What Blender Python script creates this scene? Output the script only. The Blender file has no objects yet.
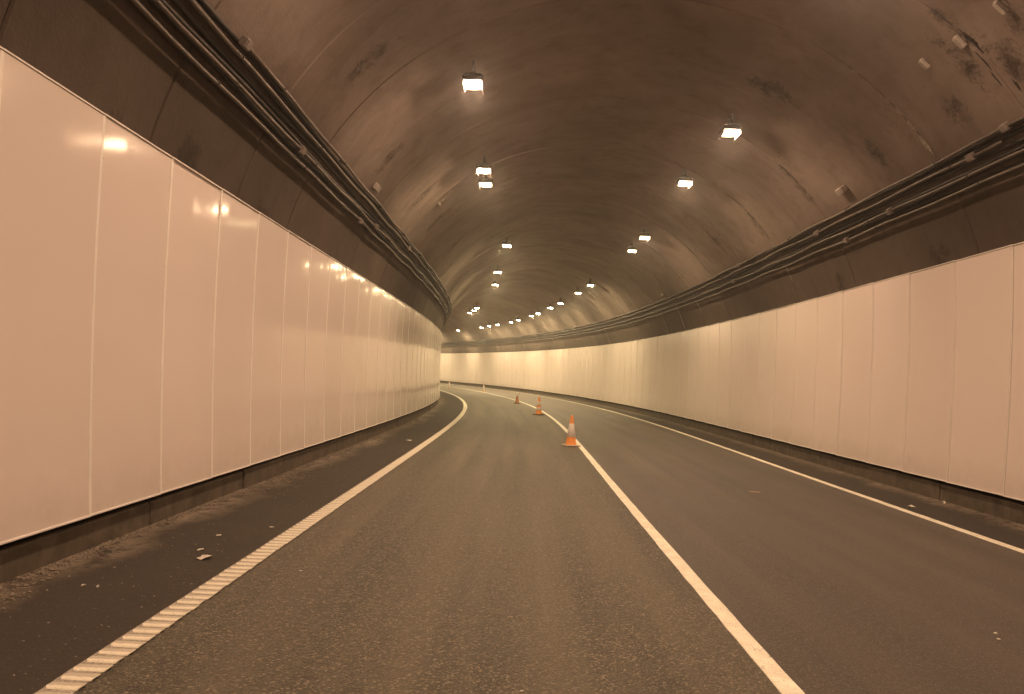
import bpy, math, random
import numpy as np
from mathutils import Matrix, Vector

random.seed(7); rng = np.random.default_rng(7)
scene = bpy.context.scene
col = scene.collection
R = math.radians

# ------------------------------------------------------------------ camera
CAM_D, CAM_H, FPX = -1.519, 1.5768, 758.49
cam_data = bpy.data.cameras.new('camera')
cam = bpy.data.objects.new('camera', cam_data); col.objects.link(cam)
_r = Vector((0.99931, 0.00142, 0.03706)); _u = Vector((-0.03707, 0.00316, 0.99931)); _f = Vector((-0.0013, 0.99999, -0.00321))
M = Matrix.Identity(4)
for i in range(3):
    M[i][0], M[i][1], M[i][2] = _r[i], _u[i], -_f[i]
M[0][3], M[1][3], M[2][3] = CAM_D, 0.0, CAM_H
cam.matrix_world = M
cam_data.sensor_width = 36.0
cam_data.lens = 36.0 * FPX / 1024.0
cam_data.shift_y = 36.67 / 1024.0
cam_data.clip_start = 0.05; cam_data.clip_end = 600
scene.camera = cam

# ------------------------------------------------------------------ world (night, the tunnel is lit by its lamps only)
world = bpy.data.worlds.new('World'); scene.world = world; world.use_nodes = True
wn = world.node_tree
sky = wn.nodes.new('ShaderNodeTexSky'); sky.sky_type = 'NISHITA'; sky.sun_disc = False
sky.sun_elevation = R(-6); sky.sun_rotation = R(150)
bg = wn.nodes['Background']; bg.inputs['Strength'].default_value = 0.02
wn.links.new(sky.outputs['Color'], bg.inputs['Color'])

# ------------------------------------------------------------------ exposure, renderer
HAZE = 0.0026
LAMP_POWER = 560.0
scene.view_settings.view_transform = 'Standard'; scene.view_settings.look = 'None'
scene.view_settings.gamma = 1.0; scene.view_settings.exposure = 0.0
scene.view_settings.use_curve_mapping = False
scene.render.engine = 'CYCLES'
cy = scene.cycles
cy.use_denoising = True
cy.max_bounces = 5; cy.diffuse_bounces = 4; cy.glossy_bounces = 3; cy.transmission_bounces = 2
cy.sample_clamp_indirect = 6.0; cy.caustics_reflective = False; cy.caustics_refractive = False
cy.use_light_tree = True
cy.use_adaptive_sampling = True; cy.adaptive_threshold = 0.02; cy.adaptive_min_samples = 24

# ------------------------------------------------------------------ the line of the tunnel (s along the centre marking, d to the right, h up)
KN = np.array([-12, 5, 15, 25, 40, 60, 90, 160.0])
KV = np.array([-0.002941, -0.001344, 0.000182, 0.003426, 0.006588, 0.006507, 0.006955, 0.007094])
S = np.concatenate([np.arange(-48, 40, 0.5), np.arange(40, 160, 1.0)])
_ds = np.diff(S, prepend=S[0]); _k = np.interp(S, KN, KV)
TH = np.cumsum(_k * _ds); _i0 = int(np.argmin(abs(S))); TH -= TH[_i0]
PX = np.cumsum(-np.sin(TH) * _ds); PY = np.cumsum(np.cos(TH) * _ds); PX -= PX[_i0]; PY -= PY[_i0]
CROSS = -0.01322      # cross fall of the carriageway
PZ = 2.173445e-4 * np.maximum(S, 0) ** 2 - 1.032304e-6 * np.maximum(S, 0) ** 3

def head(s): return float(np.interp(s, S, TH))
def P(s, d, h=0.0):
    t = np.interp(s, S, TH)
    return Vector((float(np.interp(s, S, PX) + d * np.cos(t)), float(np.interp(s, S, PY) + d * np.sin(t)), float(np.interp(s, S, PZ) + h + CROSS * d)))

WALL_L, WALL_R = -4.930, 5.099          # faces of the wall panels
L_BOT, L_TOP, R_BOT, R_TOP = 0.281, 3.528, 0.310, 3.707
LINE_L, LINE_R = -3.6, 3.95
VC, VA, VH0, VHC = 0.09, 5.38, 2.4, 7.4  # vault: centre, half width, springing, crown
S0, S1 = -36.0, 122.0
def VD(a, inset=0.0): return VC + (VA - inset) * math.cos(R(a))
def VHt(a, inset=0.0): return VH0 + (VHC - VH0 - inset) * math.sin(R(a))
def vault_frame(s, a, inset=0.0, spin=0.0):
    """matrix: x along the tunnel, y up the arc towards the crown, z into the room"""
    o = P(s, VD(a, inset), VHt(a, inset)); t = head(s)
    T = Vector((-math.sin(t), math.cos(t), 0)); D = Vector((math.cos(t), math.sin(t), 0)); Z = Vector((0, 0, 1))
    n = -(D * (math.cos(R(a)) / VA) + Z * (math.sin(R(a)) / (VHC - VH0))).normalized()
    y = n.cross(T).normalized()
    m = Matrix((T, y, n)).transposed().to_4x4()
    m.translation = o
    return m @ Matrix.Rotation(spin, 4, 'Z')

# ------------------------------------------------------------------ helpers
def link(o, parent=None):
    col.objects.link(o)
    if parent is not None: o.parent = parent
    return o
def tag(o, label=None, cat=None, group=None, kind=None):
    if label: o['label'] = label
    if cat: o['category'] = cat
    if group: o['group'] = group
    if kind: o['kind'] = kind
    return o
def empty(name, loc=(0, 0, 0)):
    o = bpy.data.objects.new(name, None); o.location = loc; o.empty_display_size = 0.2
    return link(o)
class MB:
    def __init__(s): s.v = []; s.f = []; s.uv = []; s.sm = []
    def add(s, vs, fs, uvs=None, smooth=False):
        b = len(s.v); s.v += [tuple(v) for v in vs]
        s.f += [tuple(i + b for i in f) for f in fs]
        s.uv += list(uvs) if uvs is not None else [(0, 0)] * len(vs)
        s.sm += [smooth] * len(fs)
    def box(s, c, size, m=None, bev=0.0):
        x, y, z = (q / 2 for q in size); b = min(bev, x * .9, y * .9, z * .9)
        if b <= 0:
            vs = [(sx * x, sy * y, sz * z) for sz in (-1, 1) for sy in (-1, 1) for sx in (-1, 1)]
            fs = [(0, 2, 3, 1), (4, 5, 7, 6), (0, 1, 5, 4), (2, 6, 7, 3), (0, 4, 6, 2), (1, 3, 7, 5)]
        else:
            prof = [(-x + b, -y), (x - b, -y), (x, -y + b), (x, y - b), (x - b, y), (-x + b, y), (-x, y - b), (-x, -y + b)]
            vs = []
            for zz, k in ((-z, 1), (-z + b, 0), (z - b, 0), (z, 1)):
                for (px, py) in prof:
                    vs.append((px - (b * np.sign(px) if k else 0) * .7, py - (b * np.sign(py) if k else 0) * .7, zz))
            fs = [tuple(range(7, -1, -1)), tuple(range(24, 32))]
            for r_ in range(3):
                for i in range(8):
                    j = (i + 1) % 8; fs.append((r_ * 8 + i, r_ * 8 + j, r_ * 8 + 8 + j, r_ * 8 + 8 + i))
        vs = [Vector(v) + Vector(c) for v in vs]
        if m is not None: vs = [m @ v for v in vs]
        s.add(vs, fs)
    def lathe(s, prof, n=16, c=(0, 0, 0), smooth=True, square=0.0):
        vs, fs = [], []
        for r_, z in prof:
            for i in range(n):
                a = 2 * math.pi * i / n
                vs.append((c[0] + r_ * math.cos(a), c[1] + r_ * math.sin(a), c[2] + z))
        for k in range(len(prof) - 1):
            for i in range(n):
                j = (i + 1) % n; fs.append((k * n + i, k * n + j, k * n + n + j, k * n + n + i))
        fs.append(tuple(range(n - 1, -1, -1))); fs.append(tuple((len(prof) - 1) * n + i for i in range(n)))
        s.add(vs, fs, None, smooth)
    def tube(s, pts, r, n=8, ref=Vector((0, 0, 1))):
        vs, fs = [], []
        for k, p in enumerate(pts):
            t = (pts[min(k + 1, len(pts) - 1)] - pts[max(k - 1, 0)]).normalized()
            rf = ref if abs(t.dot(ref)) < .95 else Vector((1, 0, 0))
            a = t.cross(rf).normalized(); b = a.cross(t)
            for i in range(n):
                w = 2 * math.pi * i / n
                vs.append(p + a * (r * math.cos(w)) + b * (r * math.sin(w)))
        for k in range(len(pts) - 1):
            for i in range(n):
                j = (i + 1) % n; fs.append((k * n + i, k * n + j, k * n + n + j, k * n + n + i))
        fs.append(tuple(range(n - 1, -1, -1))); fs.append(tuple((len(pts) - 1) * n + i for i in range(n)))
        s.add(vs, fs, None, True)
    def mesh(s, name, mat):
        me = bpy.data.meshes.new(name); me.from_pydata(s.v, [], s.f)
        uvl = me.uv_layers.new(name='UVMap')
        li = np.zeros(len(me.loops), dtype=np.int32); me.loops.foreach_get('vertex_index', li)
        uvl.data.foreach_set('uv', np.array(s.uv, dtype=np.float32)[li].ravel())
        me.polygons.foreach_set('use_smooth', s.sm)
        me.materials.append(mat); me.update()
        return me
    def build(s, name, mat, parent=None):
        return link(bpy.data.objects.new(name, s.mesh(name, mat)), parent)

def sweep(mb, prof, ss, closed=False, smooth=False, jitter=None):
    """prof: list of (d, h); swept along stations ss; uv = (running length of the profile, s)"""
    n = len(prof); L = [0.0]
    for i in range(1, n): L.append(L[-1] + math.hypot(prof[i][0] - prof[i - 1][0], prof[i][1] - prof[i - 1][1]))
    vs, fs, uv = [], [], []
    for k, s_ in enumerate(ss):
        for i, (d, h) in enumerate(prof):
            vs.append(P(s_, d, h)); uv.append((L[i], s_))
    for k in range(len(ss) - 1):
        for i in range(n if closed else n - 1):
            j = (i + 1) % n
            fs.append((k * n + i, k * n + j, k * n + n + j, k * n + n + i))
    if closed:
        fs.append(tuple(range(n - 1, -1, -1))); fs.append(tuple((len(ss) - 1) * n + i for i in range(n)))
    mb.add(vs, fs, uv, smooth)

# ------------------------------------------------------------------ materials
class NT:
    def __init__(s, name):
        s.m = bpy.data.materials.new(name); s.m.use_nodes = True; s.t = s.m.node_tree
        s.b = s.t.nodes['Principled BSDF']
    def n(s, typ, inputs=None, **kw):
        nd = s.t.nodes.new(typ)
        for k, v in kw.items(): setattr(nd, k, v)
        for k, v in (inputs or {}).items():
            if hasattr(v, 'is_output'): s.t.links.new(v, nd.inputs[k])
            else: nd.inputs[k].default_value = v
        return nd
    def set(s, **kw):
        for k, v in kw.items():
            i = s.b.inputs[k.replace('_', ' ')]
            if hasattr(v, 'is_output'): s.t.links.new(v, i)
            else: i.default_value = v
        return s
    def pos(s): return s.n('ShaderNodeNewGeometry').outputs['Position']
    def uv(s): return s.n('ShaderNodeTexCoord').outputs['UV']
    def scale(s, vec, sc): return s.n('ShaderNodeVectorMath', {0: vec, 1: sc}, operation='MULTIPLY').outputs[0]
    def noise(s, vec, scale, detail=4, rough=.55, dist=0.0):
        return s.n('ShaderNodeTexNoise', {'Vector': vec, 'Scale': scale, 'Detail': detail, 'Roughness': rough, 'Distortion': dist}).outputs['Fac']
    def ramp(s, fac, stops, interp='LINEAR'):
        nd = s.n('ShaderNodeValToRGB', {'Fac': fac}); cr = nd.color_ramp; cr.interpolation = interp
        while len(cr.elements) < len(stops): cr.elements.new(0.5)
        for e, (p_, c_) in zip(cr.elements, stops):
            e.position = p_; e.color = (c_, c_, c_, 1) if not hasattr(c_, '__len__') else (*c_, 1)
        return nd.outputs['Color']
    def math(s, op, a, b=0.0, clamp=False):
        nd = s.n('ShaderNodeMath', {0: a, 1: b}, operation=op); nd.use_clamp = clamp
        return nd.outputs[0]
    def mix(s, fac, a, b, typ='MIX'):
        nd = s.t.nodes.new('ShaderNodeMix'); nd.data_type = 'RGBA'; nd.blend_type = typ
        for k, v in ((0, fac), (6, a), (7, b)):
            if hasattr(v, 'is_output'): s.t.links.new(v, nd.inputs[k])
            else: nd.inputs[k].default_value = v if k == 0 else (*v, 1)
        return nd.outputs[2]
    def bump(s, h, strength=.3, dist=.01):
        return s.n('ShaderNodeBump', {'Height': h, 'Strength': strength, 'Distance': dist}).outputs['Normal']

def mat_plain(name, color, rough=.5, metallic=0.0, noise=.15, sc=12.0):
    m = NT(name); f = m.noise(m.pos(), sc, 5, .6)
    c = m.mix(m.ramp(f, [(.3, 0), (.75, 1)]), [q * (1 - noise) for q in color], [min(1, q * (1 + noise)) for q in color])
    m.set(Base_Color=c, Roughness=rough, Metallic=metallic)
    m.set(Normal=m.bump(f, .15, .004))
    return m.m

def mat_asphalt(name, dark, light, cell, speck, rough, wheel=True):
    m = NT(name); p = m.pos(); uv = m.uv()
    vor = m.n('ShaderNodeTexVoronoi', {'Vector': p, 'Scale': cell, 'Randomness': 1.0})
    cellc = m.n('ShaderNodeSeparateColor', {'Color': vor.outputs['Color']}).outputs[0]
    fine = m.noise(p, cell * 2.4, 3, .7)
    base = m.mix(m.ramp(cellc, [(.30, 0), (.80, 1)]), dark, light)
    pit = m.n('ShaderNodeTexVoronoi', {'Vector': p, 'Scale': cell * .8, 'Randomness': 1.0}, feature='DISTANCE_TO_EDGE').outputs['Distance']
    base = m.mix(m.ramp(pit, [(.02, .75), (.12, 0)]), base, [q * .35 for q in dark])
    base = m.mix(m.ramp(cellc, [(.90, 0), (.93, .8)]), base, speck)
    base = m.mix(m.ramp(fine, [(.62, 0), (.8, .45)]), base, speck)
    big = m.noise(p, .9, 6, .62, .6)
    base = m.mix(m.ramp(big, [(.25, .55), (.5, .1), (.8, .0)]), base, [q * .62 for q in dark])
    if wheel:   # long worn and oily bands along the lane
        st = m.noise(m.scale(uv, (1.0, .045, 1)), 2.2, 4, .5)
        base = m.mix(m.ramp(st, [(.3, .0), (.7, .55)]), base, [q * 1.25 for q in light])
    rr = m.math('ADD', m.math('MULTIPLY', big, .16), rough - .08)
    hgt = m.math('ADD', m.math('MULTIPLY', vor.outputs['Distance'], -1.0), m.math('MULTIPLY', fine, .5))
    m.set(Base_Color=base, Roughness=rr, Normal=m.bump(hgt, 1.0, .012), Specular_IOR_Level=.5)
    return m.m

M_LANE = mat_asphalt('asphalt_coarse', (.018, .016, .010), (.145, .127, .086), 85, (.31, .275, .20), .62)
M_LANE2 = mat_asphalt('asphalt_fine', (.042, .035, .027), (.112, .094, .074), 120, (.21, .18, .145), .56)
# shoulder: dirtier and darker asphalt with dust drifted against the kerb (uv.x = metres from the kerb)
def mat_shoulder():
    m = NT('asphalt_shoulder'); p = m.pos(); uv = m.uv()
    fine = m.noise(p, 70, 4, .75); mid = m.noise(p, 7, 7, .7); big = m.noise(p, .8, 5, .6)
    base = m.mix(m.ramp(fine, [(.36, 0), (.66, 1)]), (.013, .010, .0065), (.056, .044, .030))
    base = m.mix(m.ramp(big, [(.3, .0), (.7, .5)]), base, (.016, .012, .008))
    x = m.n('ShaderNodeSeparateXYZ', {'Vector': uv}).outputs[0]
    edge = m.math('ADD', x, m.math('MULTIPLY', m.math('SUBTRACT', big, .5), -1.1))
    edge = m.math('ADD', edge, m.math('MULTIPLY', m.math('SUBTRACT', mid, .5), .5))
    dust = m.ramp(edge, [(.05, .95), (.40, .55), (.75, .0)])
    dust = m.math('MULTIPLY', dust, m.ramp(mid, [(.40, .0), (.58, 1)]))
    base = m.mix(dust, base, (.40, .33, .25))
    speck = m.ramp(m.noise(p, 42, 2, .5), [(.70, 0), (.74, .7)])
    base = m.mix(speck, base, (.16, .135, .105))
    m.set(Base_Color=base, Roughness=.8, Normal=m.bump(m.math('ADD', fine, m.math('MULTIPLY', mid, 1.4)), .9, .014))
    return m.m
M_SHOULDER = mat_shoulder()
def mat_paint():
    m = NT('road_paint'); p = m.pos()
    f = m.noise(p, 90, 4, .7); g = m.noise(p, 6, 5, .6); ck = m.noise(p, 26, 3, .6, 1.5)
    c = m.mix(m.ramp(g, [(.3, 0), (.75, 1)]), (.62, .60, .48), (.86, .845, .70))
    c = m.mix(m.ramp(f, [(.57, .0), (.66, .75)]), c, (.20, .175, .14))
    c = m.mix(m.ramp(ck, [(.645, .0), (.68, .75)]), c, (.09, .078, .06))
    m.set(Base_Color=c, Roughness=.6, Normal=m.bump(f, .4, .003)); return m.m
M_PAINT = mat_paint()
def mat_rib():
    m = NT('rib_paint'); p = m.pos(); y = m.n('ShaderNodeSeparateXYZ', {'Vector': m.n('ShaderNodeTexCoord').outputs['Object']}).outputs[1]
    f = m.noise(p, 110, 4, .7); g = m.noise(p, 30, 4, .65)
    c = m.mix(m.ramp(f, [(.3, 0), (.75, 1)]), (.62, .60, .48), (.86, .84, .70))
    wear_shade = m.ramp(m.math('ADD', m.math('ADD', m.math('MULTIPLY', y, 10), .5), m.math('MULTIPLY', m.math('SUBTRACT', g, .5), .35)), [(.24, 0), (.36, .6)])  # worn tops darkened, lamp-facing front kept pale: the lit crest is painted in
    c = m.mix(wear_shade, c, (.26, .23, .19)); c = m.mix(m.ramp(f, [(.56, 0), (.64, .6)]), c, (.14, .12, .10))
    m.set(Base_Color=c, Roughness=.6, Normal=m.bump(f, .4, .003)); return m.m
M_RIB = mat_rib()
def mat_worn():
    m = NT('worn_paint'); p = m.pos(); f = m.noise(p, 60, 4, .7)
    m.set(Base_Color=m.mix(m.ramp(f, [(.35, 0), (.7, 1)]), (.16, .145, .115), (.46, .43, .36)), Roughness=.7); return m.m
M_WORN = mat_worn()

def mat_panel(name, wav, ro):
    m = NT(name); p = m.pos()
    rnd = m.n('ShaderNodeObjectInfo').outputs['Random']
    g = m.noise(p, .7, 3, .5); st = m.noise(m.scale(p, (3, 3, .6)), 1.0, 4, .6)
    c = m.mix(rnd, (.745, .672, .635), (.775, .702, .665))
    c = m.mix(m.ramp(st, [(.62, 0), (.95, .06)]), c, (.50, .45, .38))
    c = m.mix(m.ramp(g, [(.4, 0), (.8, .2)]), c, (.62, .58, .51))
    z = m.n('ShaderNodeSeparateXYZ', {'Vector': m.n('ShaderNodeTexCoord').outputs['Object']}).outputs[2]
    splash = m.math('MULTIPLY', m.ramp(m.math('ADD', z, m.math('MULTIPLY', m.noise(p, 5, 5, .7), .6)), [(.30, .55), (.75, 0)]), .5)
    c = m.mix(splash, c, (.40, .34, .27))
    w1 = m.noise(m.scale(p, (1, 1, .55)), 1.1, 2, .4)
    w2 = m.noise(p, 220, 2, .5)
    nrm = m.bump(w1, wav, .03)
    r = m.math('ADD', m.math('MULTIPLY', g, .05), ro)
    m.set(Base_Color=c, Roughness=r, Normal=nrm, Specular_IOR_Level=.11)
    return m.m
M_PANEL_L = mat_panel('enamel_panel', .6, .075)
M_PANEL_R = mat_panel('enamel_panel_dull', .35, .20)
M_STRIP = mat_plain('cover_strip', (.86, .83, .78), .35, 0, .06, 5)
M_RIVET = mat_plain('rivet_paint', (.88, .86, .82), .15, 0, .1, 40)
M_BEAD = mat_plain('joint_sealant', (.36, .31, .26), .7, 0, .2, 9)

def mat_concrete():
    """sooty cast lining: uv.x = metres along the section (from the right foot), uv.y = s"""
    m = NT('sooty_concrete'); p = m.pos(); uv = m.uv()
    ux = m.n('ShaderNodeSeparateXYZ', {'Vector': uv})
    big = m.noise(p, .45, 6, .6, .8); mid = m.noise(p, 2.6, 6, .65); fine = m.noise(p, 38, 5, .65)
    c = m.mix(m.ramp(big, [(.3, 0), (.7, 1)]), (.215, .178, .155), (.345, .288, .252))
    # shutter board bands across the arc
    runs = m.noise(m.scale(uv, (.30, 1.5, 1)), 1.3, 7, .72, .5)
    c = m.mix(m.ramp(runs, [(.30, .28), (.5, .0)]), c, (.11, .085, .068))
    c = m.mix(m.ramp(runs, [(.60, .0), (.74, .18)]), c, (.36, .325, .28))
    c = m.mix(m.ramp(mid, [(.50, 0), (.75, .38)]), c, (.11, .085, .068))
    c = m.mix(m.ramp(m.noise(p, 5.5, 4, .7, .4), [(.70, 0), (.76, .35)]), c, (.055, .045, .036))
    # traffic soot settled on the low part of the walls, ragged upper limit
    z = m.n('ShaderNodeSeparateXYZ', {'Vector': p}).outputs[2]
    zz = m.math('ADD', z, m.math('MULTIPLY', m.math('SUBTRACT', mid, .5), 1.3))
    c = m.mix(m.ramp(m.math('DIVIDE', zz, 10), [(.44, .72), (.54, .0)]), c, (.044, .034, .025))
    m.set(Base_Color=c, Roughness=m.math('ADD', m.math('MULTIPLY', mid, .15), .80), Specular_IOR_Level=.15,
          Normal=m.bump(m.math('ADD', m.math('MULTIPLY', fine, .6), m.math('MULTIPLY', mid, 1.6)), .5, .02))
    return m
_cm = mat_concrete(); M_CONC = _cm.m
def mat_efflor():
    m = NT('mineral_crust'); p = m.pos(); f = m.noise(p, 30, 5, .7)
    m.set(Base_Color=m.mix(m.ramp(f, [(.35, 0), (.7, 1)]), (.20, .175, .15), (.52, .48, .42)), Roughness=.85, Normal=m.bump(f, .6, .01)); return m.m
M_EFF = mat_efflor()
def mat_stain(name, color, cut, top):
    m = NT(name); p = m.pos(); f = m.noise(p, 4.5, 7, .7, .6); g = m.noise(p, 26, 4, .65)
    d = m.n('ShaderNodeVectorMath', {0: m.uv()}, operation='LENGTH').outputs['Value']     # uv = place inside the patch
    k = m.math('SUBTRACT', m.math('ADD', f, m.math('MULTIPLY', m.math('SUBTRACT', g, .5), .5)), m.math('MULTIPLY', m.math('POWER', d, 2.0), .34))
    m.set(Base_Color=(*color, 1), Roughness=.75, Alpha=m.ramp(k, [(cut, 0), (cut + .30, top)])); return m.m
M_STAIN = mat_stain('damp_stain', (.045, .033, .024), .34, .62)
M_BLOOM = mat_stain('lime_bloom', (.44, .38, .32), .34, .55)
M_WET = mat_plain('seep_stain', (.022, .017, .013), .35, 0, .3, 20)
def mat_kerb():
    m = NT('kerb_concrete'); p = m.pos(); a = m.noise(p, 3.5, 6, .65); b = m.noise(m.scale(p, (6, 6, 1.2)), 1.6, 5, .6); f = m.noise(p, 70, 4, .6)
    c = m.mix(m.ramp(a, [(.3, 0), (.7, 1)]), (.055, .044, .031), (.13, .106, .078))
    c = m.mix(m.ramp(b, [(.5, 0), (.75, .7)]), c, (.05, .04, .03))
    m.set(Base_Color=c, Roughness=.85, Normal=m.bump(m.math('ADD', a, m.math('MULTIPLY', f, .5)), .5, .01)); return m.m
M_KERB = mat_kerb()
M_DARK = mat_plain('dark_gap', (.02, .018, .015), .9)
M_PIPE = mat_plain('conduit_metal', (.10, .082, .066), .5, 0, .25, 6)
M_CABLE = mat_plain('black_cable', (.030, .026, .023), .6, 0, .3, 10)
M_GALV = mat_plain('galvanised_steel', (.24, .21, .19), .6, .2, .2, 14)
M_BOX = mat_plain('pale_box', (.40, .36, .32), .55, 0, .2, 20)
M_HOUSING = mat_plain('lamp_housing', (.07, .06, .05), .7, .0, .15, 10)
M_GRIT = mat_plain('grit', (.21, .18, .14), .9, 0, .5, 60)
M_CHIP = mat_plain('stone_chip', (.26, .23, .19), .85, 0, .5, 60)
M_PAPER = mat_plain('paper', (.60, .57, .51), .8, 0, .1, 25)
M_LEAF = mat_plain('dry_leaf', (.34, .25, .15), .8, 0, .3, 25)

# ------------------------------------------------------------------ tunnel shell and lining rings
shell_prof = []
for a in np.linspace(0, 180, 61):
    shell_prof.append((VD(a, -.16), VHt(a, -.16)))
shell_prof = [(VC + VA + .16, -.3)] + shell_prof + [(VC - VA - .16, -.3)]
mb = MB(); sweep(mb, shell_prof, np.arange(S0, S1 + .1, 2.0), smooth=True)
shell = mb.build('tunnel_shell', M_DARK); tag(shell, kind='structure')

joints = [-36, -33, -30, -27, -24, -21, -18, -15, -12, -9, -6, -3, 0, 2.9, 5.1, 7.2, 9.4, 11.38, 15.55, 18.72, 21.9, 24.6, 27.6]
while joints[-1] < S1 - 2: joints.append(round(joints[-1] + random.uniform(2.7, 3.4), 2))
angs = np.concatenate([np.linspace(0, 180, 65)])
def ring_prof(inset):
    pr = [(VC + VA - inset, -.25), (VC + VA - inset, 1.2)]
    pr += [(VD(a, inset), VHt(a, inset)) for a in angs]
    return pr + [(VC - VA + inset, 1.2), (VC - VA + inset, -.25)]
for i in range(len(joints) - 1):
    a, b = joints[i] + .004, joints[i + 1] - .004
    off = random.uniform(-.004, .004)
    mb = MB()
    ss = [a, a + .015] + list(np.linspace(a + .015, b - .015, max(3, int((b - a) / .7)))[1:-1]) + [b - .015, b]
    # inner face with chamfered ends, then back edges turned outwards
    st = [(a, -.12), (a, -.014 + off), (a + .018, off)] + [(x, off) for x in ss[2:-2]] + [(b - .018, off), (b, -.014 + off), (b, -.12)]
    vs, fs, uv = [], [], []
    L = None
    for (s_, inset) in st:
        pr = ring_prof(inset)
        if L is None:
            L = [0.0]
            for k in range(1, len(pr)): L.append(L[-1] + math.hypot(pr[k][0] - pr[k - 1][0], pr[k][1] - pr[k - 1][1]))
        for k, (d, h) in enumerate(pr): vs.append(P(s_, d, h)); uv.append((L[k], s_))
    n = len(L); m_ = len(st)
    for r_ in range(2, m_ - 3):
        for k in range(n - 1): fs.append((r_ * n + k, r_ * n + k + 1, r_ * n + n + k + 1, r_ * n + n + k))
    mb.add(vs[2 * n:(m_ - 2) * n], [tuple(q - 2 * n for q in f) for f in fs], uv[2 * n:(m_ - 2) * n], True)
    for r_ in (0, 1, m_ - 3, m_ - 2):      # turned edges at the joints keep their own sharp faces
        mb.add(vs[r_ * n:(r_ + 2) * n], [(k, k + 1, n + k + 1, n + k) for k in range(n - 1)], uv[r_ * n:(r_ + 2) * n], False)
    o = mb.build('lining_ring', M_CONC, shell)

def blob_patch(name, s, a, length, width, mat, thick=.012, parent=None, n=14, rough=.35, seed=0, along_arc=True):
    """an irregular crust stuck on the lining, `length` down the arc"""
    rr = random.Random(seed); mb = MB(); m = vault_frame(s, a, .004)
    ring, top = [], []
    for i in range(n):
        w = 2 * math.pi * i / n; k = 1 + rr.uniform(-rough, rough)
        x, y = math.cos(w) * width / 2 * k, math.sin(w) * length / 2 * k
        if not along_arc: x, y = y, x
        ring.append((x, y))
    def wrap(x, y, z):      # follow the curve of the vault
        aa = a + math.degrees(y / 5.2) * (1 if a < 90 else -1)
        return vault_frame(s + x, aa, .0) @ Vector((0, 0, z))
    vs = [wrap(x, y, -.004) for x, y in ring] + [wrap(x * .75, y * .8, thick * rr.uniform(.6, 1.2)) for x, y in ring] + [wrap(0, 0, thick * 1.2)]
    fs = [(i, (i + 1) % n, n + (i + 1) % n, n + i) for i in range(n)] + [(n + i, n + (i + 1) % n, 2 * n) for i in range(n)]
    mb.add(vs, fs, None, True)
    return mb.build(name, mat, parent)

# mineral deposits squeezed out of the joints, dark seeps
for k, (s_, a_, l_, w_) in enumerate([(11.40, 36.5, .34, .07), (11.38, 40.4, .20, .07), (11.37, 43.5, .16, .06), (11.38, 46.0, .08, .04), (11.36, 53.3, .10, .035), (11.36, 55.3, .06, .03),
                                      (15.54, 50.5, .18, .04), (18.72, 45.5, .16, .05), (19.2, 134, .14, .05), (21.9, 38.5, .4, .05), (27.6, 40, .6, .05)]):
    blob_patch('mineral_deposit', s_, a_, l_, w_, M_EFF, .02, shell, seed=k)
for k, (s_, a_, l_, w_) in enumerate([(9.33, 46.0, .40, .09), (9.36, 51.0, .5, .025), (9.42, 42.6, .30, .025), (9.45, 39.8, .36, .045), (9.25, 37.0, .2, .05), (15.55, 47.6, .35, .03), (15.55, 44.4, .16, .03), (18.74, 43, .30, .04), (18.7, 49, .22, .03), (17.5, 135.5, .5, .03), (19.6, 132, .6, .035)]):
    blob_patch('seep_stain', s_, a_, l_, w_, M_WET, .004, shell, seed=30 + k, rough=.5)
def stain_patch(name, s, a, length, width, mat, lift):
    mb = MB(); n, k = 12, 5; vs, fs, uv = [], [], []
    for i in range(n + 1):
        for j in range(k + 1):
            u, v = i / n * 2 - 1, j / k * 2 - 1
            aa = a + math.degrees(u * length / 2 / 5.2)
            vs.append(vault_frame(s + v * width / 2, aa, .006 + lift).translation); uv.append((v, u))
    for i in range(n):
        for j in range(k): fs.append((i * (k + 1) + j, (i + 1) * (k + 1) + j, (i + 1) * (k + 1) + j + 1, i * (k + 1) + j + 1))
    mb.add(vs, fs, uv, True); return mb.build(name, mat, shell)
for k, (s_, a_, l_, w_) in enumerate([(9.1, 40, 1.2, .7), (9.7, 44, 1.5, .5), (8.5, 42, 1.0, .8), (10.4, 38.5, .8, .6), (9.35, 49, 1.4, .35), (12.6, 40, 1.1, .5), (15.6, 43, 1.6, .5), (18.8, 40, 1.5, .5), (22, 44, 1.6, .6), (7.6, 46, 1.4, .7),
                                      (17.6, 140, 1.6, .6), (20.5, 138, 1.6, .6), (14.0, 141, 1.4, .6), (10.5, 136, 1.5, .7), (25, 137, 1.8, .6), (13.2, 62, 1.6, .8), (8.0, 165, .9, .8), (10.3, 167, .8, 1.0), (6.6, 168, .8, .7), (12.4, 17, .8, .9), (16.2, 18, .8, .8)]):
    stain_patch('damp_stain', s_, a_, l_, w_, M_STAIN, .0012 * (k % 5))
for k, (s_, a_, l_, w_) in enumerate([(15.2, 47, 1.6, .45), (18.3, 44, 1.7, .5), (21.5, 41, 1.6, .5), (11.6, 45, 1.5, .3), (18.9, 135, 1.6, .4), (22.3, 136, 1.8, .4), (27.4, 43, 2.0, .5), (31, 42, 2.0, .5), (34, 40, 2.0, .5), (38, 42, 2.2, .5), (44, 42, 2.2, .6)]):
    stain_patch('lime_bloom', s_, a_, l_, w_, M_BLOOM, .006 + .0012 * (k % 5))
rr = random.Random(3)
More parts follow.
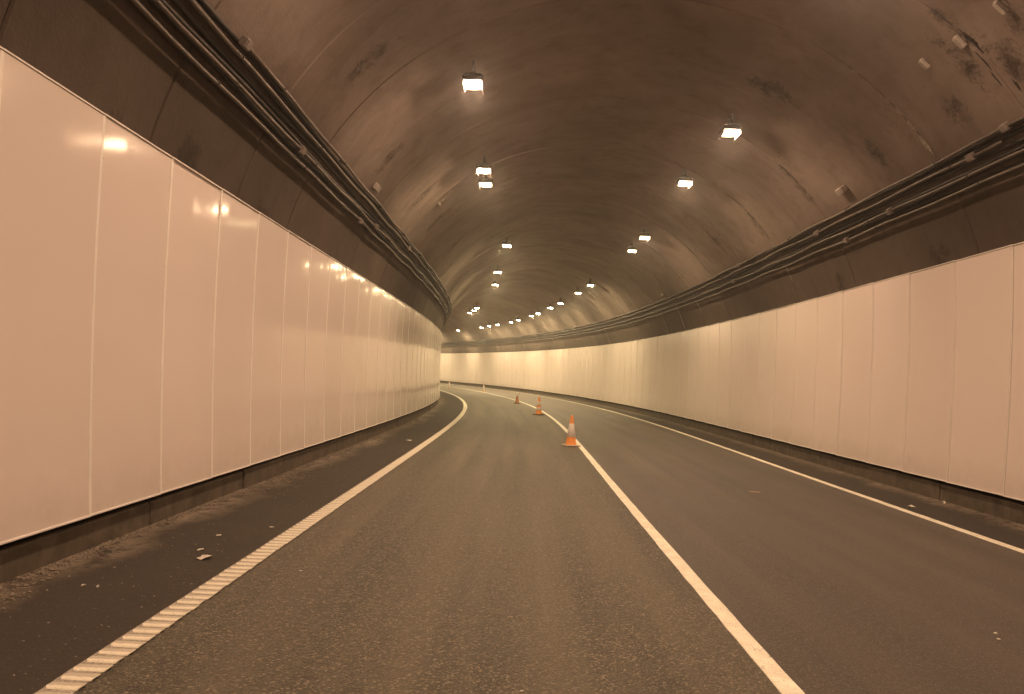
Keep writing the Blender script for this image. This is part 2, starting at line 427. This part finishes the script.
for j in joints:        # thin lime runs hanging from the farther joints
    if 18 < j < 80:
        for _ in range(rr.randint(2, 4)):
            a_ = rr.choice([rr.uniform(21, 52), rr.uniform(21, 52), rr.uniform(128, 160)])
            blob_patch('lime_run', j + rr.uniform(-.06, .06), a_, rr.uniform(.5, 2.0), rr.uniform(.02, .05) + j * .0011, M_EFF, .006, shell, n=12, rough=.45, seed=rr.randint(0, 9999))

# ------------------------------------------------------------------ road
ssr = np.arange(S0, S1 + .1, 1.0)
def flat_strip(name, d0, d1, h, mat, ss=ssr, nd=2, parent=None, thick=0.0, flip=False):
    mb = MB(); ds_ = np.linspace(d0, d1, nd)
    pr = [(d, h) for d in ds_]
    if thick: pr = [(d0, h - thick)] + pr + [(d1, h - thick)]
    sweep(mb, pr[::-1] if flip else pr, ss)
    return mb.build(name, mat, parent)
# (profiles run left to right; faces wind so that their normal points up)
lane_l = tag(flat_strip('road_lane', LINE_L - .02, 0.0, 0.0, M_LANE), kind='structure')
lane_r = tag(flat_strip('road_lane', 0.0, LINE_R + .02, 0.0, M_LANE2), kind='structure')
def shoulder(d_edge, d_wall):
    mb = MB(); vs, fs, uv = [], [], []
    n = 9
    for k, s_ in enumerate(ssr):
        for i in range(n):
            f = i / (n - 1); d = d_edge + (d_wall - d_edge) * f
            vs.append(P(s_, d, -.004 * min(1, f * 8))); uv.append((abs(d_wall - d), s_))
    for k in range(len(ssr) - 1):
        for i in range(n - 1):
            q = (k * n + i, k * n + i + 1, k * n + n + i + 1, k * n + n + i)
            fs.append(q if d_wall > d_edge else q[::-1])
    mb.add(vs, fs, uv); return tag(mb.build('road_shoulder', M_SHOULDER), kind='structure')
sh_l = shoulder(LINE_L - .02, -5.24)
sh_r = shoulder(LINE_R + .02, 5.42)

# markings
def line(d, w, parent, s0, s1, h=.004):
    mb = MB(); rw = random.Random(int(abs(d) * 1000)); ss = np.arange(s0, s1 + .01, .25)
    vs, fs, uv = [], [], []
    for k, s_ in enumerate(ss):
        e0, e1 = rw.uniform(-.004, .004), rw.uniform(-.004, .004)
        for dd, hh in ((d - w / 2 + e0, 0.0), (d - w / 2 + e0 + .003, h), (d + w / 2 + e1 - .003, h), (d + w / 2 + e1, 0.0)):
            vs.append(P(s_, dd, hh)); uv.append((dd, s_))
    for k in range(len(ss) - 1):
        for i in range(3): fs.append((k * 4 + i, k * 4 + i + 1, k * 4 + 5 + i, k * 4 + 4 + i))
    mb.add(vs, fs, uv); return mb.build('painted_line', M_PAINT, parent)
edge_l = line(LINE_L - .008, .166, lane_l, -10, S1)
edge_l.data.materials.append(M_WORN)
for pl_ in edge_l.data.polygons:
    if pl_.center.y < 34: pl_.material_index = 1
centre = line(-.015, .125, lane_l, -10, S1)
edge_r = line(LINE_R - .01, .125, lane_r, -10, S1)
# raised ribs on the left edge line, one every 113 mm
mb = MB(); prof = [(-.046, .0), (-.040, .007), (-.028, .0115), (.0, .011), (.026, .008), (.040, .003), (.044, .0)]
vs, fs = [], []
for y, z in prof:
    w = .084 + (.004 if -.03 < y < .035 else -.004)
    vs += [(-w + .004, y, z - .001), (w - .004 + random.uniform(-.002, .002), y, z - .001)]
for i in range(len(prof) - 1): fs.append((2 * i, 2 * i + 1, 2 * i + 3, 2 * i + 2))
fs.append(tuple(2 * i for i in range(len(prof)))); fs.append(tuple(2 * i + 1 for i in range(len(prof) - 1, -1, -1)))
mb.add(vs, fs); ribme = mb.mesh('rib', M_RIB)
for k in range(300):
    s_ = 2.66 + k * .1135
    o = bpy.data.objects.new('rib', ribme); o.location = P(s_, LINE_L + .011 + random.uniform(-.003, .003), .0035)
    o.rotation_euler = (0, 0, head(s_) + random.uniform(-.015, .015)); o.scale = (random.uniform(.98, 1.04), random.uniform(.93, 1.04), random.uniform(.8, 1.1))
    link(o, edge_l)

# ------------------------------------------------------------------ kerbs: concrete plinth blocks under the panels
def kerb(dface, dback, top, sgn):
    root = empty('kerb', P(0, dface)); tag(root, kind='structure')
    s_ = -12.0
    while s_ < 112:
        L = 2.4; mb = MB(); o_ = random.uniform(-.012, .012); t_ = random.uniform(-.012, .006)
        pr = [(dface + sgn * o_, -.1), (dface + sgn * (o_ + .004), top + t_ - .025), (dface + sgn * (o_ + .028), top + t_), (dback, top + t_), (dback, -.1)]
        if sgn > 0: pr = pr[::-1]
        ss = np.linspace(s_ + .008, s_ + L - .008, 4)
        sweep(mb, pr[::-1], ss, closed=True)
        ob = mb.build('kerb_block', M_KERB); ob.parent = root; ob.matrix_parent_inverse = Matrix.Translation(root.location).inverted()
        s_ += L
    return root
kerb(WALL_L + -.045, -5.24, L_BOT - .045, -1)
kerb(WALL_R + .05, 5.42, R_BOT - .045, 1)

# ------------------------------------------------------------------ wall panels
BOW = .034       # the panels are slightly bowed: the middle stands back from the road
def bow(z, h): return BOW * 4 * (z / h) * (1 - z / h)
def panel_mesh(name, w, h, mat, t=.035):
    """front near y=0 facing -y, folded edges, base at z=0"""
    b = .006; mb = MB(); x = w / 2; N = 10
    zs = [0, b] + [h * k / N for k in range(1, N)] + [h - b, h]
    vs, fs = [], []
    for k, z in enumerate(zs):
        y = bow(z, h); e = b if k in (0, len(zs) - 1) else 0.0
        vs += [(-x, y + t, z), (-x, y + b, z), (-x + b, y + e, z), (x - b, y + e, z), (x, y + b, z), (x, y + t, z)]
    for k in range(len(zs) - 1):
        for i in range(6):
            if i == 2 and 0 < k < len(zs) - 2: continue
            q = (i + 1) % 6; fs.append((k * 6 + i, k * 6 + q, k * 6 + 6 + q, k * 6 + 6 + i))
    fs += [tuple(range(5, -1, -1)), tuple((len(zs) - 1) * 6 + i for i in range(6))]
    mb.add(vs, fs)
    # the face itself keeps its own points so that it shades as one even sheet
    fv = [v for k in range(1, len(zs) - 1) for v in (vs[k * 6 + 2], vs[k * 6 + 3])]
    mb.add(fv, [(2 * k, 2 * k + 1, 2 * k + 3, 2 * k + 2) for k in range(len(fv) // 2 - 1)], None, True)
    return mb.mesh(name, mat)
def strip_mesh(name, w, h, proud, mat):
    mb = MB(); vs, fs = [], []; N = 10; c = min(.0025, w * .2)
    for k in range(N + 1):
        z = .002 + (h - .004) * k / N; y = bow(z, h)
        vs += [(-w / 2, y + .01, z), (-w / 2, y - proud + c, z), (-w / 2 + c, y - proud, z), (w / 2 - c, y - proud, z), (w / 2, y - proud + c, z), (w / 2, y + .01, z)]
    for k in range(N):
        for i in range(6):
            q = (i + 1) % 6; fs.append((k * 6 + i, k * 6 + q, k * 6 + 6 + q, k * 6 + 6 + i))
    fs += [tuple(range(5, -1, -1)), tuple(N * 6 + i for i in range(6))]
    mb.add(vs, fs); return mb.mesh(name, mat)
def rivets_mesh(h, dx, pitch):
    mb = MB(); z = .12
    while z < h - .05:
        for sx in (-dx, dx):
            zr = z + random.uniform(-.012, .012)
            m = Matrix.Translation((sx + random.uniform(-.002, .002), bow(zr, h) - .0005, zr)) @ Matrix.Rotation(R(90), 4, 'X')
            pr = [(.0075, 0), (.007, .003), (.004, .0055), (.001, .006)]
            vs, fs, n = [], [], 6
            for r_, zz in pr:
                for i in range(n): vs.append(m @ Vector((r_ * math.cos(i * math.pi / 3), r_ * math.sin(i * math.pi / 3), zz)))
            for k in range(len(pr) - 1):
                for i in range(n): fs.append((k * n + i, k * n + (i + 1) % n, k * n + n + (i + 1) % n, k * n + n + i))
            mb.add(vs, fs, None, True)
        z += pitch * random.uniform(.8, 1.2)
    return mb
def wall(label, d, bot, top, pitch, sj, s_from, s_to, sgn, matp, gap, strip_w, strip_mat, strip_proud, tilt):
    root = empty('panel_wall', P(0, d)); tag(root, label, 'wall')
    inv = Matrix.Translation(root.location).inverted()
    def put(o):
        o.parent = root; o.matrix_parent_inverse = inv; return o
    # stations of the joints: equal chords along the wall line
    st = [sj]
    def step(s_, dirn):
        k = pitch
        for _ in range(6):
            c = (P(s_ + dirn * k, d) - P(s_, d)).length; k *= pitch / c
        return s_ + dirn * k
    while st[-1] < s_to: st.append(step(st[-1], 1))
    while st[0] > s_from: st.insert(0, step(st[0], -1))
    h = top - bot
    pm = panel_mesh('panel', pitch - gap, h, matp)
    smm = strip_mesh('joint_strip', strip_w, h, strip_proud, strip_mat)
    rvm = [rivets_mesh(h, strip_w * .9, .27).mesh('rivets', M_RIVET) for _ in range(4)] if strip_w > .02 else []
    tm = MB(); tm.box((0, .012, h + .008), (pitch - .004, .05, .014), None, .003); tmm = tm.mesh('top_trim', M_STRIP)
    bm_ = MB(); bm_.box((0, .008, .010), (pitch - .004, .03, .018), None, .003); bmm = bm_.mesh('bottom_trim', M_STRIP)
    rj = random.Random(int(abs(d) * 100))
    for k in range(len(st) - 1):
        A, B = P(st[k], d, bot), P(st[k + 1], d, bot); mid = (A + B) / 2
        t = math.atan2(-(B - A).x, (B - A).y); phi = t + (R(90) if sgn < 0 else -R(90))
        o = put(link(bpy.data.objects.new('panel', pm))); o.location = mid
        o.rotation_euler = (rj.gauss(0, tilt), 0, phi + rj.gauss(0, tilt))
        for nm, me in (('top_trim', tmm), ('bottom_trim', bmm)):
            q = put(link(bpy.data.objects.new(nm, me))); q.location = mid; q.rotation_euler = (0, 0, phi)
        q = put(link(bpy.data.objects.new('joint_strip', smm))); q.location = A; q.rotation_euler = (0, 0, phi)
        if rvm and st[k] < 22 and st[k] > 0:
            v = bpy.data.objects.new('rivets', rvm[k % 4]); link(v, q); v['kind'] = 'stuff'
    return root
wall('long wall of pale glossy enamel panels with riveted cover strips, curving away on the left', WALL_L, L_BOT, L_TOP, 1.207, 6.08, -9, 78, -1, M_PANEL_L, .012, .036, M_STRIP, .006, R(.07))
wall('long wall of pale enamel panels with thin open joints, sweeping round on the right', WALL_R, R_BOT, R_TOP, 1.368, 10.36, -9, 108, 1, M_PANEL_R, .036, .015, M_STRIP, .003, R(.05))

# ------------------------------------------------------------------ conduits along the vault
def conduit(label, a, s0, s1, r, boxes, standoff=.085, mat=M_PIPE):
    pts = []; rr = random.Random(int(a * 100))
    ph = rr.uniform(0, 6)
    for s_ in np.arange(s0, s1, .75):
        sag = .012 * math.sin(s_ * 2 * math.pi / 3.1 + ph) + .006 * math.sin(s_ * 1.7 + ph)
        m = vault_frame(s_, a, 0); pts.append(m @ Vector((0, sag, standoff)))
    root = empty('cable_conduit', pts[0]); tag(root, label, 'conduit', 'conduits clipped along the tunnel vault')
    inv = Matrix.Translation(pts[0]).inverted()
    def put(o): o.parent = root; o.matrix_parent_inverse = inv; return o
    mb = MB(); mb.tube(pts, r, 8); put(mb.build('pipe', mat))
    cl = MB(); cl.box((0, 0, standoff / 2), (.035, .05, standoff), None, .004); cl.box((0, 0, standoff), (.03, r * 2.3, r * 2.3), None, .006); clm = cl.mesh('clamp', M_CABLE)
    s_ = max(s0 + .4, -8) + rr.uniform(0, 1)
    while s_ < min(s1, 60):
        q = put(link(bpy.data.objects.new('clamp', clm))); q.matrix_basis = vault_frame(s_, a, 0); s_ += 3.1
    bxm = MB(); bxm.box((0, 0, standoff + .01), (.12, .11, .08), None, .010); bxm.box((0, 0, standoff + .055), (.10, .085, .012), None, .003); bxmm = bxm.mesh('junction_box', M_GALV)
    for b in boxes:
        q = put(link(bpy.data.objects.new('junction_box', bxmm))); q.matrix_basis = vault_frame(b, a, 0)
    return root
RA, LA = (33.0, 31.3, 28.8, 26.9), (149.4, 150.9, 153.6, 155.3)
nm = ('topmost', 'second', 'third', 'lowest')
rb = ((9.68, 21.5), (10.56, 16.05), (13.1, 22.6), (15.0,)); rs = (-9, 9.9, -9, -9)
lb = ((7.8,), (19.58,), (10.44, 15.75), (14.52,)); ls = (7.8, -9, -9, -9)
for k in range(4):
    conduit(f'{nm[k]} of the four dark conduits running along the right side of the vault', RA[k], rs[k], 105, .024, rb[k])
    conduit(f'{nm[k]} of the four dark conduits running along the left side of the vault', LA[k], ls[k], 72, .024, lb[k])
# black cables lying on the lining behind the conduits
for side, (a0, a1, s1) in (('right', (27.3, 32.5, 105)), ('left', (149.9, 155.0, 72))):
    root = empty('cable_bundle', P(0, VD(a0, .05), VHt(a0, .05))); tag(root, f'bundle of black cables lying behind the conduits on the {side} side of the vault', 'cables')
    for k in range(6):
        a = a0 + (a1 - a0) * k / 5; mb = MB()
        pts = [vault_frame(s_, a, 0) @ Vector((0, .02 * math.sin(s_ * .9 + k * 2), .03)) for s_ in np.arange(-9, s1, 1.0)]
        mb.tube(pts, .028, 6); o = mb.build('cable', M_CABLE, root); o.matrix_parent_inverse = Matrix.Translation(root.location).inverted()

# ------------------------------------------------------------------ boxes fixed on the vault
def vbox(label, s, a, size, spin=0.0, lid=True):
    root = empty('junction_box'); tag(root, label, 'box')
    root.matrix_basis = vault_frame(s, a, 0, spin)
    mb = MB(); mb.box((0, 0, size[2] / 2), size, None, .012); mb.build('case', M_BOX, root)
    mb = MB(); mb.box((0, 0, size[2] + .006), (size[0] * .9, size[1] * .88, .014), None, .004); mb.build('lid', M_BOX, root)
    for sx in (-1, 1):
        mb = MB(); mb.box((sx * (size[0] / 2 + .02), 0, .006), (.05, size[1] * .4, .012), None, .002); mb.build('bracket', M_GALV, root)
vbox('pale rectangular box on the right of the vault just above the conduits', 14.26, 37.1, (.30, .12, .08))
vbox('small pale box higher up on the right of the vault', 10.19, 47.1, (.07, .17, .05))
vbox('small bright bracketed box beside the dark seep on the upper right vault', 9.44, 46.5, (.07, .19, .05))
vbox('small pale box at the top right corner of the picture', 8.60, 46.8, (.07, .19, .05))
vbox('pale rectangular box on the left of the vault beside the conduits', 14.46, 147.2, (.26, .13, .08))
vbox('tiny pale box far along the right of the vault', 31.3, 35.4, (.16, .12, .08))
vbox('tiny pale box high on the left vault near a lime run', 19.2, 135.6, (.22, .06, .05))

# ------------------------------------------------------------------ ceiling lamps
LH = 6.1
def lamp_mats(name, rgb, k):
    m = NT(name)
    m.set(Base_Color=(.8, .8, .8, 1), Roughness=.3, Emission_Color=(*rgb, 1), Emission_Strength=LAMP_POWER * k)
    return m.m
NEAR, MIDC, FAR = (1.0, .625, .395), (1.0, .665, .39), (1.0, .735, .395)
LM = {'near': lamp_mats('lamp_glass_near', NEAR, 1.0), 'mid': lamp_mats('lamp_glass_mid', MIDC, 1.2), 'far': lamp_mats('lamp_glass_far', FAR, 1.5), 'bend': lamp_mats('lamp_glass_bend', FAR, 2.6),
      'dim': lamp_mats('lamp_glass_dim', FAR, .16)}
def lamp_meshes():
    hb = MB(); hb.box((0, 0, .100), (.35, .45, .09), None, .03); hb.box((0, 0, .155), (.14, .32, .05), None, .015)
    rb_ = MB()
    for (cx_, cy_, sx, sy) in ((0, .216, .35, .024), (0, -.216, .35, .024), (.163, 0, .024, .41), (-.163, 0, .024, .41)):
        dz = .03 if cx_ == 0 else .095  # deeper side skirts added to cut sideways light on vault and walls
        rb_.box((cx_, cy_, .06 - dz / 2), (sx, sy, dz), None, .006)
    return hb.mesh('housing', M_HOUSING), rb_.mesh('rim_skirts', M_GALV)
HM, RM = lamp_meshes()
def glass_mesh(key):
    mb = MB(); rows = [(.150, .200, .044), (.148, .198, .040), (.130, .178, .035), (.07, .10, .032)]; n = 16
    vs, fs = [], []
    for (x, y, z) in rows:
        for i in range(n):
            w = 2 * math.pi * (i + .5) / n; c, q = math.cos(w), math.sin(w)
            vs.append((x * math.copysign(abs(c) ** .55, c), y * math.copysign(abs(q) ** .55, q), z))
    for r_ in range(3):
        for i in range(n):
            k = (i + 1) % n; fs.append((r_ * n + i, r_ * n + n + i, r_ * n + n + k, r_ * n + k))
    fs.append(tuple(3 * n + i for i in range(n - 1, -1, -1))); mb.add(vs, fs)
    return mb.mesh('glass', LM[key])
GM = {k: glass_mesh(k) for k in LM}
def lamp(s, d, key, label, grp, h=None):
    top = VH0 + (VHC - VH0) * math.sqrt(1 - ((d - VC) / VA) ** 2)
    if h is None: h = top - .38
    root = empty('ceiling_lamp', P(s, d, h)); root.rotation_euler = (0, 0, head(s)); tag(root, label, 'lamp', grp)
    for n_, me in (('housing', HM), ('rim_skirts', RM), ('glass', GM[key])): link(bpy.data.objects.new(n_, me), root)
    for y in (-.14, .14):
        mb = MB(); mb.box((0, y, (.18 + top - h + .06) / 2), (.035, .022, top - h + .06 - .18), None, .004)
        mb.build('bracket', M_HOUSING, root)
ORD = ['first', 'second', 'third', 'fourth', 'fifth', 'sixth', 'seventh', 'eighth', 'ninth', 'tenth', 'eleventh', 'twelfth', 'thirteenth', 'fourteenth', 'fifteenth', 'sixteenth']
LEFT = [(12.7, -2.48, 'near', 6.42), (17.87, -2.56, 'mid', 6.37), (19.17, -2.58, 'dim', 6.37), (29.65, -2.09, 'far', 6.61), (36.96, -2.28, 'far', 6.52), (43.63, -2.0, 'far', 6.65),
        (61.05, -1.04, 'far', 6.68), (64.67, -.61, 'far', 6.75), (68.27, -.24, 'far', 6.79)]
RIGHT = [(14.93, 2.41, 'near', 6.55), (18.9, 2.36, 'mid', 6.57), (25.76, 2.55, 'mid', 6.48), (28.39, 2.58, 'dim', 6.46), (39.24, 2.64, 'far', 6.43), (42.97, 2.67, 'far', 6.41), (48.95, 2.8, 'far', 6.34),
         (52.39, 2.85, 'far', 6.31), (56.9, 2.96, 'far', 6.25), (59.26, 3.01, 'far', 6.21), (64.09, 3.11, 'far', 6.15), (66.64, 3.14, 'far', 6.12), (71.28, 3.12, 'far', 6.13), (74.11, 3.13, 'far', 6.13), (77.07, 3.18, 'far', 6.1), (85.25, 3.15, 'bend', 6.11)]
for row, side in ((LEFT, 'left'), (RIGHT, 'right')):
    for k, (s_, d_, key, h_) in enumerate(row):
        look = 'dim, flatter ceiling lamp' if key == 'dim' else 'glowing ceiling lamp'
        lamp(s_, d_, key, f'{look}, {ORD[k]} from the viewer in the {side} row', f'lamps of the {side} ceiling row', h_)
for s_ in (7.6, 2.5, -2.5, -7.5, -13, -19): lamp(s_, -2.5, 'near', 'lit ceiling lamp of the left row overhead or behind the viewer', 'left row lamps outside the picture')
for s_ in (8.7, 3.0, -2.2, -7.0, -12.5, -19): lamp(s_, 2.35, 'near', 'lit ceiling lamp of the right row overhead or behind the viewer', 'right row lamps outside the picture')
for s_ in (94, 98.5, 103): lamp(s_, 2.8, 'bend', 'lit ceiling lamp of the right row beyond the bend', 'right row lamps beyond the bend')
for s_ in (80, 86, 92, 98): lamp(s_, -2.3, 'bend', 'lit ceiling lamp of the left row beyond the bend', 'left row lamps beyond the bend')

# ------------------------------------------------------------------ traffic cones
def mat_orange():
    m = NT('cone_orange'); p = m.pos(); f = m.noise(p, 14, 5, .65)
    m.set(Base_Color=m.mix(m.ramp(f, [(.4, 0), (.8, .55)]), (.88, .33, .07), (.60, .22, .08)), Roughness=.5); return m.m
M_ORANGE = mat_orange()
M_ORANGE_D = mat_plain('cone_faded', (.42, .17, .07), .6, 0, .25, 18)
M_SLEEVE = mat_plain('reflective_sleeve', (.74, .70, .66), .35, 0, .12, 30)
M_BASE = mat_plain('cone_base_dusty', (.50, .44, .34), .8, 0, .3, 22)
M_BASE_D = mat_plain('cone_base_dark', (.10, .08, .06), .8, 0, .35, 22)
def cone(s, d, H, label, rot, sleeves, base=M_BASE, tilt=0.0, body=None):
    root = empty('traffic_cone', P(s, d, .0)); root.rotation_euler = (tilt, 0, rot); tag(root, label, 'traffic cone', 'traffic cones along the centre line')
    k = H / .74
    mb = MB(); mb.box((0, 0, .018 * k), (.37 * k, .37 * k, .036 * k), None, .012)
    for sx in (-1, 1):
        for sy in (-1, 1): mb.box((sx * .14 * k, sy * .14 * k, .004), (.07, .07, .008), None, .002)
    mb.build('base', base, root)
    r0, r1, z0, z1 = .130 * k, .030 * k, .036 * k, H
    def rad(z): return r0 + (r1 - r0) * (z - z0) / (z1 - z0)
    mb = MB(); mb.lathe([(.145 * k, z0 - .004), (.140 * k, z0 + .012), (r0 + .004, z0 + .03), (rad(z0 + .06), z0 + .06), (rad(H * .5), H * .5), (rad(H - .03), H - .03), (r1 + .002, H - .012), (r1 - .006, H), (r1 - .014, H - .002), (r1 - .016, H - .05)], 20)
    mb.build('body', body or M_ORANGE, root)
    for (a, b) in sleeves:
        mb = MB(); za, zb = a * H, b * H
        mb.lathe([(rad(za) + .001, za), (rad(za) + .004, za + .004), (rad(zb) + .004, zb - .004), (rad(zb) + .001, zb)], 20)
        mb.build('reflective_sleeve', M_SLEEVE, root)
    return root
cone(18.28, -.25, .735, 'nearest orange traffic cone with a wide white sleeve, beside the centre line', .35, [(.30, .74)])
cone(32.1, -.44, .77, 'second nearest orange traffic cone, with two pale bands', .9, [(.28, .42), (.54, .72)], M_BASE_D)
cone(43.1, -.54, .66, 'dull brownish orange cone with a pale top, third from the viewer', .2, [(.62, .97)], M_BASE_D, 0.0, M_ORANGE_D)
cone(63.7, .3, .60, 'pale far cone, fourth from the viewer, in front of the right wall', .5, [(.12, .96)])
cone(72.25, -1.05, .58, 'farthest pale cone, just beyond the end of the left wall', .1, [(.12, .96)])

# ------------------------------------------------------------------ litter and grit
def scrap(label, s, d, w, l, mat, rot, lift=.015, name='paper_scrap', cat='litter', seed=0):
    rr = random.Random(seed); mb = MB(); n = 9; top = []
    for i in range(n):
        a = 2 * math.pi * i / n; k = 1 + rr.uniform(-.35, .2)
        top.append((math.cos(a) * w / 2 * k, math.sin(a) * l / 2 * k, rr.uniform(.002, lift)))
    vs = top + [(x, y, max(.0005, z - .0022)) for x, y, z in top] + [(rr.uniform(-.1, .1) * w, rr.uniform(-.1, .1) * l, lift * 1.1), (0, 0, .001)]
    fs = [(i, (i + 1) % n, 2 * n) for i in range(n)] + [(n + (i + 1) % n, n + i, 2 * n + 1) for i in range(n)] + [(i, n + i, n + (i + 1) % n, (i + 1) % n) for i in range(n)]
    mb.add(vs, fs); o = mb.build(name, mat); o.location = P(s, d, -.002); o.rotation_euler = (0, 0, rot); tag(o, label, cat); return o
scrap('largest white paper scrap on the left shoulder near the edge line', 6.06, -3.97, .13, .085, M_PAPER, .3, .03, seed=1)
scrap('thin white scrap just beyond the largest paper scrap on the left shoulder', 6.33, -4.13, .055, .035, M_PAPER, 1.0, .012, seed=2)
scrap('small round white pebble on the left shoulder near the dust drift', 5.15, -4.33, .022, .022, M_PAPER, 0, .018, 'pebble', 'pebble', seed=3)
scrap('small pale scrap among the dust at the left kerb', 5.17, -4.44, .035, .025, M_PAPER, .4, .012, seed=4)
scrap('pale flat scrap on the left shoulder halfway to the bend', 6.9, -4.2, .045, .028, M_PAPER, .2, .010, seed=5)
scrap('pale scrap on the left shoulder close to the ribbed line', 7.36, -3.87, .05, .03, M_PAPER, .1, .012, seed=6)
scrap('small white scrap lying in the left lane beside the ribbed line', 5.84, -3.14, .035, .025, M_PAPER, .5, .008, seed=7)
scrap('flat pale scrap lying in the middle of the right lane', 11.80, 2.21, .20, .16, M_LEAF, .1, .008, seed=8)
scrap('crumpled pale scrap on the right shoulder just outside the edge line', 11.06, 4.24, .13, .12, M_PAPER, .6, .03, seed=9)
scrap('small round white pebble at the foot of the right kerb', 11.56, 4.98, .06, .06, M_PAPER, 0, .05, 'pebble', 'pebble', seed=10)
scrap('pale scrap on the shoulder near the far end of the left wall', 17.5, -4.05, .16, .10, M_PAPER, .3, .02, seed=11)
scrap('tiny white chip in the left lane at the bottom of the picture', 3.80, -1.43, .022, .016, M_PAPER, .3, .006, 'stone_chip', 'chip', seed=12)
scrap('tiny white chip in the right lane at the lower right, left of the pair', 5.19, 1.81, .03, .03, M_PAPER, .3, .006, 'stone_chip', 'chip', seed=13)
scrap('tiny white chip in the right lane at the lower right, nearer of the pair', 5.06, 1.75, .03, .025, M_PAPER, 1.2, .006, 'stone_chip', 'chip', seed=14)

def grit(label, n, sampler, mat, smin, smax):
    mb = MB(); rr = random.Random(n)
    oct_f = [(0, 2, 4), (2, 1, 4), (1, 3, 4), (3, 0, 4), (2, 0, 5), (1, 2, 5), (3, 1, 5), (0, 3, 5)]
    for _ in range(n):
        s_, d_ = sampler(rr); r_ = smin + (smax - smin) * rr.random() ** 3; c = P(s_, d_, -.004 + r_ * .35); w = rr.uniform(0, 3.14)
        ca, sa = math.cos(w), math.sin(w); e = [r_ * rr.uniform(.6, 1.2) for _ in range(3)]
        loc = [(e[0], 0, 0), (-e[0], 0, 0), (0, e[1], 0), (0, -e[1], 0), (0, 0, e[2] * .7), (0, 0, -e[2] * .7)]
        mb.add([(c.x + x * ca - y * sa, c.y + x * sa + y * ca, c.z + z) for x, y, z in loc], oct_f)
    o = mb.build('grit', mat); tag(o, label, 'grit', kind='stuff')
def samp(dw, sgn, smax, spread):
    def f(rr):
        s_ = 2.5 + (smax - 2.5) * rr.random() ** 1.7
        clump = .25 + max(0, math.sin(s_ * 1.35 + .3) * .7 + .6 * math.sin(s_ * .53 + 2.2)) + .9 * max(0, 1 - abs(s_ - 4.6))
        return s_, dw - sgn * (.01 + abs(rr.gauss(0, spread * clump)))
    return f
grit('loose grit and dust drifted along the left kerb', 6500, samp(WALL_L - .04, -1, 26, .17), M_GRIT, .003, .020)
grit('loose grit and dust drifted along the right kerb', 5000, samp(WALL_R + .04, 1, 34, .17), M_GRIT, .003, .016)
grit('scattered stone chips on the lanes', 350, lambda rr: (3 + 22 * rr.random() ** 1.5, rr.uniform(-3.5, 4.6)), M_CHIP, .003, .008)
grit('scattered stone chips on the left shoulder', 500, lambda rr: (3 + 18 * rr.random() ** 1.6, rr.uniform(-4.75, -3.72)), M_CHIP, .003, .011)

# ------------------------------------------------------------------ haze: thin exhaust air
_xs = [P(s_, d).x for s_ in np.arange(S0, S1, 2.0) for d in (-7, 7)]; _ys = [P(s_, d).y for s_ in np.arange(S0, S1, 2.0) for d in (-7, 7)]
x0, x1, y0, y1 = min(_xs) - 1, max(_xs) + 1, min(_ys) - 1, max(_ys) + 1
mb = MB(); mb.box(((x0 + x1) / 2, (y0 + y1) / 2, 4.4), (x1 - x0, y1 - y0, 11.2))
hz = mb.build('haze', bpy.data.materials.new('haze_air')); hm = hz.data.materials[0]; hm.use_nodes = True
hm.node_tree.nodes.remove(hm.node_tree.nodes['Principled BSDF'])
pv = hm.node_tree.nodes.new('ShaderNodeVolumePrincipled'); pv.inputs['Density'].default_value = HAZE; pv.inputs['Color'].default_value = (.92, .90, .88, 1); pv.inputs['Anisotropy'].default_value = .82
hm.node_tree.links.new(pv.outputs['Volume'], hm.node_tree.nodes['Material Output'].inputs['Volume'])
tag(hz, kind='stuff')
